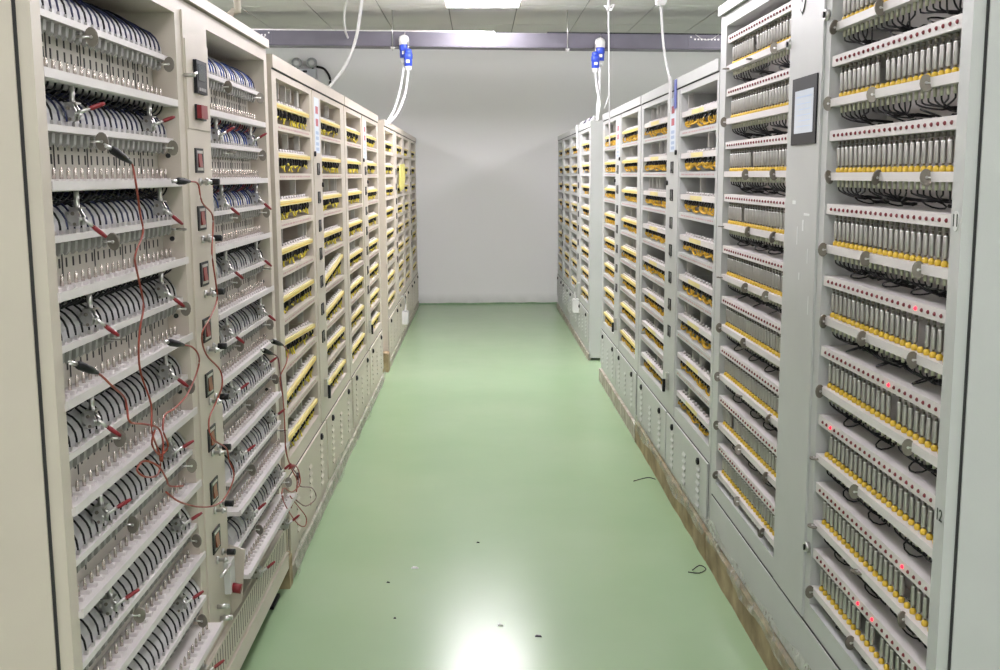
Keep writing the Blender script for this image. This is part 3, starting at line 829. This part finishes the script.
# ------------------------------------------------------------------ timber, film and floor litter
def plinth(Ya, Yb, h, label, M):
    b = MB(); n = 14; pts = []
    rnd = random.Random(int(Ya*10)); vs = []; fs = []
    for i in range(n+1):
        y = Ya+(Yb-Ya)*i/n; x0 = XR-.012+rnd.uniform(-.003, .002); hh = h-.002-rnd.uniform(0, .004)
        vs += [(x0, y, 0), (x0-.002, y, hh), (XR+.10, y, hh), (XR+.10, y, 0)]
    for i in range(n):
        o = i*4
        for k in range(4): fs.append((o+k, o+(k+1) % 4, o+4+(k+1) % 4, o+4+k)[::-1])
    fs += [(0, 1, 2, 3), (n*4+3, n*4+2, n*4+1, n*4)]
    b.add(vs, fs, M)
    o = b.build('timber_plinth', at=(XR, (Ya+Yb)/2, 0)); tag(o, label, 'plinth', 'timber plinths under the right racks'); return o
plinth(1.98, 4.03, .122, 'brown timber plinth under the touch screen rack', WOOD)
plinth(4.04, 5.95, .122, 'brown timber plinth under the rack with loose orange-yellow wires', WOOD)
plinth(5.97, 7.79, .098, 'dusty timber plinth under the third right rack before the gap', DIRT)
def film(Ya, Yb, X, sgn, z0, z1, label):
    b = MB(); rnd = random.Random(int(Ya*7)); n = int((Yb-Ya)/.035); rows = 5; vs = []; ph = [rnd.uniform(0, 6) for _ in range(6)]
    for i in range(n+1):
        y = Ya+(Yb-Ya)*i/n
        lo = z0+.012*math.sin(y*5+ph[0])+.008*math.sin(y*13+ph[1]); hi = z1+.014*math.sin(y*4+ph[2])+.008*math.sin(y*17+ph[3])
        for k in range(rows+1):
            t = k/rows
            off = .006+.006*math.sin(y*21+k*1.3+ph[4])*math.sin(t*PI)+.005*rnd.random()+.010*(1-t)*(.5+.5*math.sin(y*9+ph[5]))
            vs.append((X-sgn*(off+.010), y, lo+(hi-lo)*t))
    fs = [(i*(rows+1)+k, (i+1)*(rows+1)+k, (i+1)*(rows+1)+k+1, i*(rows+1)+k+1) for i in range(n) for k in range(rows)]
    b.add(vs, fs, FILM, True)
    o = b.build('plastic_film', at=(X, (Ya+Yb)/2, z0)); tag(o, label, 'plastic film', 'crumpled film along the rack feet'); return o
film(1.98, 4.0, XR, 1, .105, .19, 'crumpled clear film along the foot of the touch screen rack')
film(4.03, 5.93, XR, 1, .095, .16, 'crumpled clear film along the foot of the second right rack')
film(3.9, 5.88, XL, -1, .02, .11, 'crumpled film along the foot of the second left rack')
film(5.93, 7.83, XL, -1, .02, .09, 'crumpled film along the foot of the third left rack')
b = MB(); b.box(XL-.05, XL+.015, 3.80, 3.86, 0, .115, WOOD); b.box(XL-.045, XL+.01, 3.80, 3.86, .115, .125, WOOD)
tag(b.build('wooden_block', at=(XL-.02, 3.83, 0)), 'brown wooden block on the floor beside the left clamp rack', 'wooden block')
b = MB(); b.box(XL-.12, XL+.012, 8.20, 8.345, 0, .14, WOOD); b.box(XL-.12, XL+.0, 8.2, 8.345, .14, .146, WOOD)
tag(b.build('cardboard_box', at=(XL-.05, 8.27, 0)), 'small brown carton on the floor in the left gap', 'carton')

def litter(x, y, pts, M, name, label, cat, r=.002):
    b = MB(); b.tube(smooth([(x+p[0], y+p[1], p[2]) for p in pts], 3), r, M, 5)
    tag(b.build(name, at=(x, y, 0)), label, cat)
litter(.872-.07, 3.93, [(0,0,.004),(.03,.01,.02),(.05,-.01,.012),(.02,-.03,.004),(-.02,-.02,.005)], BLACK, 'cable_tie', 'black cut cable tie on the floor beside the second right plinth', 'cable tie', .0022)
litter(.80, 5.15, [(-.05,.0,.003),(0,.015,.012),(.03,.0,.02),(.06,.01,.008)], DARKP, 'cable_tie', 'dark cable tie sticking out from the film, further along the right plinth', 'cable tie', .0025)
for (x, y, s, M, lab) in [(-.259, 4.0, .014, WHITE, 'white paper scrap on the floor left of the aisle middle'), (.06, 3.45, .010, WHITE, 'tiny white scrap on the floor in the middle of the aisle'), (-.016, 4.28, .007, DARKP, 'small dark crumb on the floor, farthest in the aisle middle'), (.183, 3.36, .012, DARKP, 'dark splinter on the floor right of the aisle middle'), (-.35, 3.85, .007, DARKP, 'dark crumb on the floor left of the paper scrap'), (-.30, 3.52, .005, DARKP, 'dark speck on the floor, nearest on the left side')]:
    b = MB(); b.add([(x-s, y-s*.4, .0005), (x+s, y-s*.7, .0005), (x+s*.8, y+s*.6, .0005), (x-s*.9, y+s*.5, .0005), (x-s*.6, y-s*.2, .004), (x+s*.7, y-s*.4, .006), (x+s*.5, y+s*.3, .003), (x-s*.5, y+s*.3, .005)],
                    [(3,2,1,0), (4,5,6,7), (0,1,5,4), (1,2,6,5), (2,3,7,6), (3,0,4,7)], M)
    tag(b.build('floor_scrap', at=(x, y, 0)), lab, 'litter', 'litter on the floor')

# ------------------------------------------------------------------ overhead: cable tray, hangers, plugs, cables
TY = 9.94; SL = -.0130
def tz(x): return SL*(x+1.9)
tr = thing('cable_tray', 'long dark grey steel cable tray hung under the ceiling in front of the back wall', 'cable tray', (.1, TY, 2.66))
def tray_boxes(b, x0, x1, y0, y1, z0, z1, M):
    vs = [(x, y, z+tz(x)) for z in (z0, z1) for y in (y0, y1) for x in (x0, x1)]
    b.add(vs, [(0,2,3,1), (4,5,7,6), (0,1,5,4), (2,6,7,3), (0,4,6,2), (1,3,7,5)], M)
b = MB(); tray_boxes(b, -5.4, 5.4, TY, TY+.012, 2.66, 2.785, TRAYM); tray_boxes(b, -5.4, 5.4, TY, TY+.2, 2.655, 2.663, TRAYM); tray_boxes(b, -5.4, 5.4, TY+.19, TY+.2, 2.663, 2.785, TRAYM)
tray_boxes(b, -5.4, .15, TY-.004, TY+.02, 2.785, 2.795, STEEL); tray_boxes(b, .62, 5.4, TY-.004, TY+.02, 2.785, 2.795, DARKP)
o = b.build('channel'); o.parent = tr; o.location = -tr.location
for x in (.06, 2.05, -2.0):
    b = MB(); tray_boxes(b, x-.16, x+.16, TY-.005, TY, 2.675, 2.775, TRAYM)
    for k in range(8): tray_boxes(b, x-.11+.03*k, x-.096+.03*k, TY-.0065, TY-.004, 2.737, 2.75, WHITE if False else STEEL)
    for k in (-.14, .14):
        tray_boxes(b, x+k-.006, x+k+.006, TY-.009, TY-.004, 2.757, 2.769, STEEL)
    b.tube([(x-.10, TY-.004, 2.735), (x-.05, TY-.006, 2.70), (x, TY-.006, 2.688), (x+.06, TY-.006, 2.70), (x+.11, TY-.004, 2.735)], .003, STEEL, 5)
    o = b.build('splice_plate'); o.parent = tr; o.location = -tr.location
for x in (-.76, .80, 2.6, -2.5):
    h = thing('tray_hanger', 'thin steel hanger rod and clip holding the cable tray, %s' % {-.76:'left of the aisle middle', .80:'right of the aisle middle', 2.6:'far right over the racks', -2.5:'far left over the racks'}[x], 'hanger', (x, TY-.02, HC), 'cable tray hangers')
    b = MB(); b.cyl((0, 0, 0), (0, 0, 2.62-HC+tz(x)), .005, STEEL, 6); b.build('rod', h)
    b = MB(); b.box(-.018, .018, -.012, .02, 2.632-HC+tz(x), 2.65-HC+tz(x), STEEL); b.cyl((0, 0, 2.615-HC+tz(x)), (0, 0, 2.632-HC+tz(x)), .006, STEEL, 6); b.build('clip', h)

def plug(x, y, z, label, white_top, s=1.0):
    e = thing('power_connector', label, 'connector', (x, y, z), 'blue power connectors')
    def pr(k): return [(r*s, zz*s) for r, zz in k]
    b = MB(); b.lathe(pr([(.042, -.17), (.046, -.16), (.046, -.09), (.052, -.085), (.052, -.03), (.044, -.02)]), 0, 0, 0, BLUE, 12); b.box(-.02*s, .02*s, -.056*s, -.04*s, -.135*s, -.10*s, WHITE); b.build('blue_body', e)
    b = MB(); b.lathe(pr([(.026, -.225), (.034, -.215), (.040, -.17)]), 0, 0, 0, WHITE, 12); b.build('cable_gland', e)
    if white_top:
        b = MB(); b.lathe(pr([(.054, -.03), (.056, .03), (.046, .06), (.02, .075)]), 0, 0, 0, WHITE, 12); b.cyl((0, 0, .07*s), (.01, .02, .10*s), .006, STEEL, 6); b.build('cap', e)
    else:
        b = MB(); b.lathe(pr([(.044, -.03), (.044, .02), (.02, .03)]), 0, 0, 0, BLUE, 12); b.cyl((0, 0, .02*s), (0, .03, .12*s), .006, STEEL, 6); b.build('cap', e)
    return e
def cable(pts, r, label, M=WHITE, cat='cable', name='white_cable', group=None):
    b = MB(); b.tube(smooth(pts, 6), r, M, 8); o = b.build(name, at=pts[0]); tag(o, label, cat, group); return o
pA = onY(404, 42, TY-.06); plug(pA.x, pA.y, pA.z, 'blue and white power connector with white cap hanging from the tray, left', True, .82)
pB = onY(409, 52, TY+.02); plug(pB.x, pB.y-.14, pB.z-.01, 'smaller blue connector hanging behind the white-capped one, left', False, .75)
cable([(pA.x, pA.y, pA.z-.18), onY(400, 90, 9.6), onY(394, 110, 9.1), onY(386, 124, 8.6)], .0105, 'white cable drooping from the white-capped left connector to the rack top')
cable([(pB.x, pB.y-.14, pB.z-.17), onY(405.5, 92, 9.5), onY(398, 112, 9.0), onY(387.5, 124.5, 8.7)], .0105, 'white cable drooping from the smaller left connector to the rack top')
pC = onY(600, 45, TY-.06); plug(pC.x, pC.y, pC.z, 'blue and white power connector with white cap hanging from the tray, right', True, .82)
pD = onY(595.5, 53, TY-.10); plug(pD.x, pD.y, pD.z-.01, 'smaller blue connector hanging behind the white-capped one, right', False, .72)
cable([(pC.x, pC.y, pC.z-.18), onY(599.5, 90, 9.4), onY(597.5, 107, 9.0), onY(598, 122, 8.75)], .0105, 'white cable running from the white-capped right connector to the rack top')
cable([(pD.x, pD.y, pD.z-.165), onY(597, 88, 9.4), onY(599.5, 104, 9.0), onY(596.5, 122, 8.8)], .010, 'white cable running from the smaller right connector to the rack top')
# left cables
p = onY(331.5, 86.5, 5.4)
cable([(-.50, 5.75, HC-.001), onY(362, 0, 5.6), onY(356, 38, 5.52), onY(345, 66, 5.45), (p.x-.01, 5.4, 1.928)], .0078, 'white cable curving from the ceiling down to the second left rack', group='white cables hanging from the ceiling')
cable([(-.96, 8.8, HC-.001), onY(347, 2, 9.0), onY(344, 16, 9.3), onY(345.5, 31, 9.75), (-1.16, TY+.1, 2.70)], .010, 'short white cable dropping from the ceiling into the tray, left', group='white cables hanging from the ceiling')
cable([(-.74, 3.35, HC-.001), (-.735, 3.32, 2.4), onY(237, 0, 3.3), onY(234.5, 10, 3.3), (-.745, 3.3, 1.96)], .010, 'beige twisted cable dropping onto the left clamp rack top', M=mat('beige_cable', (.6, .54, .46), .5), name='beige_cable', group='white cables hanging from the ceiling')
# right: thin cord and inline socket
cable([(.86, 7.0, HC-.001), onY(609, -5, 7.0), onY(609, 60, 7.0), onY(609.3, 110, 7.0), onY(609.5, 146, 7.0)], .0042, 'thin white cord hanging in front of the third right rack', name='hanging_cable', cat='cord')
b = MB(); q0 = onY(608.5, 97, 7.0); q1 = onY(604, 109, 6.98); b.tube(smooth([q0, (q0+q1)/2+Vector((0, -.01, .0)), q1], 3), .0035, WHITE, 6)
tag(b.build('cord_end', at=q0), 'short loose white cord tail tied to the hanging cord', 'cord')
b = MB(); k0 = onY(609, 8, 7.0)
for i in range(4):
    a = i*1.7; b.tube(smooth([k0, k0+Vector((.03*math.cos(a), -.01, .03*math.sin(a)+.02)), k0+Vector((.015*math.cos(a+1), -.02, -.02)), k0], 3), .004, WHITE, 5)
tag(b.build('cord_knot', at=k0), 'loose knot in the thin white hanging cord near the top', 'cord')
e = thing('inline_socket', 'white inline socket hanging on a cable above the second right rack', 'socket', onY(661, 3, 5.2))
b = MB(); b.box(-.024, .024, -.02, .02, -.005, .07, WHITE); b.box(-.018, .018, -.015, .015, -.012, -.005, WHITE); b.build('housing', e)
b = MB(); b.cyl((0, 0, .07), (0, 0, HC-e.location.z), .008, WHITE, 8); b.build('drop_cable', e)
p = onY(673, 86, 4.98)
cable([e.location+Vector((0, 0, -.012)), onY(663, 40, 5.15), onY(666, 62, 5.1), (.866, 5.0, 1.935), (.870, 4.99, 1.87)], .0055, 'white cable from the inline socket to the second right rack label')
b = MB(); b.prism([(0, 0), (.004, 0), (.010, .12), (.006, .16), (.002, .16)], -.022, .022, WHITE); o = b.build('paper_strip'); o.location = (XR-.022, 4.975, 1.775)
tag(o, 'white paper strip hanging over the label of the second right rack', 'paper')
b = MB(); b.box(0, .002, -.028, .028, 0, .125, NAVYL); o = b.build('blue_card'); o.location = (XR-.0085, 4.90, 1.79)
tag(o, 'small blue card stuck on the column of the second right rack', 'card')
# emergency light on the back wall
e = thing('emergency_light', 'grey twin-lamp emergency light on the back wall above the left racks', 'emergency light', (-1.955, YW, 2.60))
b = MB(); b.box(-.13, .13, -.10, 0, -.10, .09, mat('lamp_housing', (.42, .43, .46), .4, .3)); b.box(-.02, .03, -.104, -.10, .05, .075, DARKP); b.build('housing', e)
for x in (-.085, .085):
    b = MB(); b.tube([(x, -.02, .16), (x, -.06, .16), (x, -.12, .155), (x, -.13, .155)], [.04, .058, .058, .04], mat('lamp_grey', (.30, .31, .31), .35), 14); b.cyl((x, -.05, .09), (x, -.05, .13), .012, DARKP, 8); l = b.build('lamp_head', e)
    b = MB(); b.tube([(x, -.129, .155), (x, -.138, .155)], [.036, .024], mat('lamp_lens', (.55, .56, .55), .15), 14); b.build('lens', l)
b = MB(); b.tube(smooth([(.13, -.05, .12), (.22, -.06, .09), (.28, -.05, -.02), (.25, -.05, -.15), (.19, -.05, -.15), (.145, -.05, -.05)], 5), .014, BLACK, 7); b.build('power_lead', e)
cable([(-2.55, TY+.19, 2.65), (-2.58, 11.2, 2.62), (-2.50, 12.45, 2.80), (-2.52, 12.53, 2.70), (-2.3, 12.53, 2.56), (-2.08, 12.53, 2.57)], .016, 'black flexible conduit running from the tray to the emergency light', M=BLACK, name='black_conduit')
b = MB(); b.cyl((-2.87, YW-.02, HC), (-2.87, YW-.02, 0), .018, GALV, 10); tag(b.build('wall_conduit', at=(-2.87, YW-.02, 0)), 'pale vertical conduit on the back wall at left', 'conduit')
# small things on the far racks
b = MB(); q = [(-.055, 0), (.05, .01), (.06, -.12), (.055, -.22), (-.02, -.25), (-.05, -.20), (-.06, -.08)]
vs = [(0+.012*math.sin(i), p[0]*3.6, p[1]*.95) for i, p in enumerate(q)]+[(.012+.012*math.sin(i), p[0]*3.6, p[1]*.95) for i, p in enumerate(q)]
n = len(q); b.add(vs, [tuple(range(n)), tuple(range(2*n-1, n-1, -1))]+[(i, i+n, (i+1) % n+n, (i+1) % n) for i in range(n)], TAGY)
o = b.build('yellow_cloth'); o.location = (XL+.012, 9.95, 1.595); tag(o, 'yellow cloth hung on the first left rack beyond the gap', 'cloth')
for side, (X, y, z) in {'left': (XL, 9.85, .21), 'right': (XR, 9.55, .345)}.items():
    sg = 1 if side == 'left' else -1
    e = thing('socket_box', 'small white socket box on the lower door of the %s rack beyond the gap' % side, 'socket box', (X+sg*.008, y, z), 'white socket boxes')
    b = MB(); b.box(min(0, sg*.05), max(0, sg*.05), -.05, .05, -.06, .06, WHITE); b.box(min(sg*.05, sg*.056), max(sg*.05, sg*.056), -.04, .04, -.05, .05, WHITE); b.build('housing', e)
    b = MB(); b.tube(smooth([(sg*.025, 0, .06), (sg*.03, .04, .13), (sg*.02, -.08, .2), (sg*.012, -.25, .22)], 4), .008, WHITE, 6); b.build('lead', e)
# roll of cable and clutter on the far right rack tops
b = MB()
for k in range(5): b.tube(smooth([(XR+.02+.03*math.sin(k), 8.7+.2*k, 1.93), (XR+.04, 8.8+.2*k, 1.955), (XR+.03, 8.9+.2*k, 1.93)], 4), .012, NAVY if k % 2 else WHITE, 6)
tag(b.build('cable_offcuts', at=(XR, 9.2, 1.92)), 'loose cable offcuts on top of the first right rack beyond the gap', 'cables')
cable([(XR+.02, 9.9, 1.93), (XR-.012, 9.75, 1.925), (XR-.014, 9.7, 1.86), (XR-.012, 9.68, 1.72)], .009, 'white cable folded over the front of the right rack beyond the gap')

# ------------------------------------------------------------------ test leads hanging on the clamp rack
def lead(boot, wire, label, off=.030, clipto=None, M=REDWIRE, red=False):
    X = XL+off
    W = [onX(x, y, X+.006*math.sin(i*1.9)) for i, (x, y) in enumerate(wire)]
    b0 = onX(boot[0][0], boot[0][1], X-.012); b1 = onX(boot[1][0], boot[1][1], X)
    e = thing('test_lead', label, 'test lead', b1, 'crocodile clip leads on the clamp rack')
    d = (b1-b0).normalized()
    b = MB(); b.tube([b0, b0+d*.012, b0+(b1-b0)*.6, b1], [.004, .0085, .0075, .003], RED if red else BLACK, 8); o = b.build('clip_boot', e); o.location = -Vector(b1)
    b = MB(); b.tube([b0-d*.022, b0+d*.004], [.002, .0045], STEEL, 6); b.tube([b0-d*.020+Vector((0, 0, -.004)), b0+d*.004], [.002, .004], STEEL, 6); o = b.build('clip_jaw', e); o.location = -Vector(b1)
    b = MB(); b.tube(smooth([b1]+W, 5), .0022, M, 6); o = b.build('lead_wire', e); o.location = -Vector(b1)
lead(((110,148),(131,163)), [(133,167),(136,184),(140,213),(143,233),(135,256),(138,276),(143.5,305),(140,328),(138.6,351),(141,374),(151,404),(152,432),(160,456),(158,474),(146,477),(137,470),(144,461),(158,466),(166,478),(170,486),(183,486)], 'brown test lead with black clip at the top of the clamp rack, ending in loops', .034)
lead(((76,364),(98,373)), [(104,378),(112,386),(124,397),(127,408),(130,422),(144,424),(158,428),(163,442),(162,462)], 'red-brown test lead with black clip low on the left side of the clamp rack', .036)
lead(((168,342),(184,345)), [(192,347),(198,354),(199,364),(194,380),(186,396),(175,408),(165,415),(163,430),(168,446),(160,455),(152,444),(155,430)], 'red-brown test lead bending from the clip beside the middle rocker switches', .04)
lead(((176,181),(190,181.5)), [(198,184),(202,202),(212,214),(213,230),(212,254),(216,284),(217,300),(210,318),(202,334),(206,354),(220,370),(222,386),(216,402),(209,420),(212,438),(226,448),(229,460),(234,476),(226,496),(216,505),(200,507),(180,502),(166,492)], 'long brown test lead snaking down the column of rocker switches', .046)
lead(((263,350),(273,354)), [(278,358),(280,372),(282,388),(284,410),(286,448),(290,464),(298,476),(300,486),(312,488),(316,498),(306,506),(296,500)], 'brown test lead with lower black clip on the far bay of the clamp rack', .05, M=WINE)
lead(((272,341),(283,345)), [(288,352),(286,364),(280,378),(283,398),(285,430),(286,452),(292,470),(297,480),(296,494),(291,508)], 'brown test lead with upper black clip on the far bay of the clamp rack', .056)
lead(((288,467.5),(296,465.5)), [(299,472),(300,484),(292,492),(284,488),(282,496),(288,510),(298,524),(305,526),(306,517),(298,506),(290,496)], 'brown test lead with red clip looping below the far bay of the clamp rack', .06, red=True)

# ------------------------------------------------------------------ world and view
w = bpy.data.worlds.new('world'); SC.world = w; w.use_nodes = True
bg = w.node_tree.nodes['Background']; bg.inputs[0].default_value = (.9, .95, 1, 1); bg.inputs[1].default_value = .05
vs = SC.view_settings
vs.view_transform = 'Standard'; vs.look = 'None'; vs.gamma = 1; vs.use_curve_mapping = False; vs.exposure = 0.23
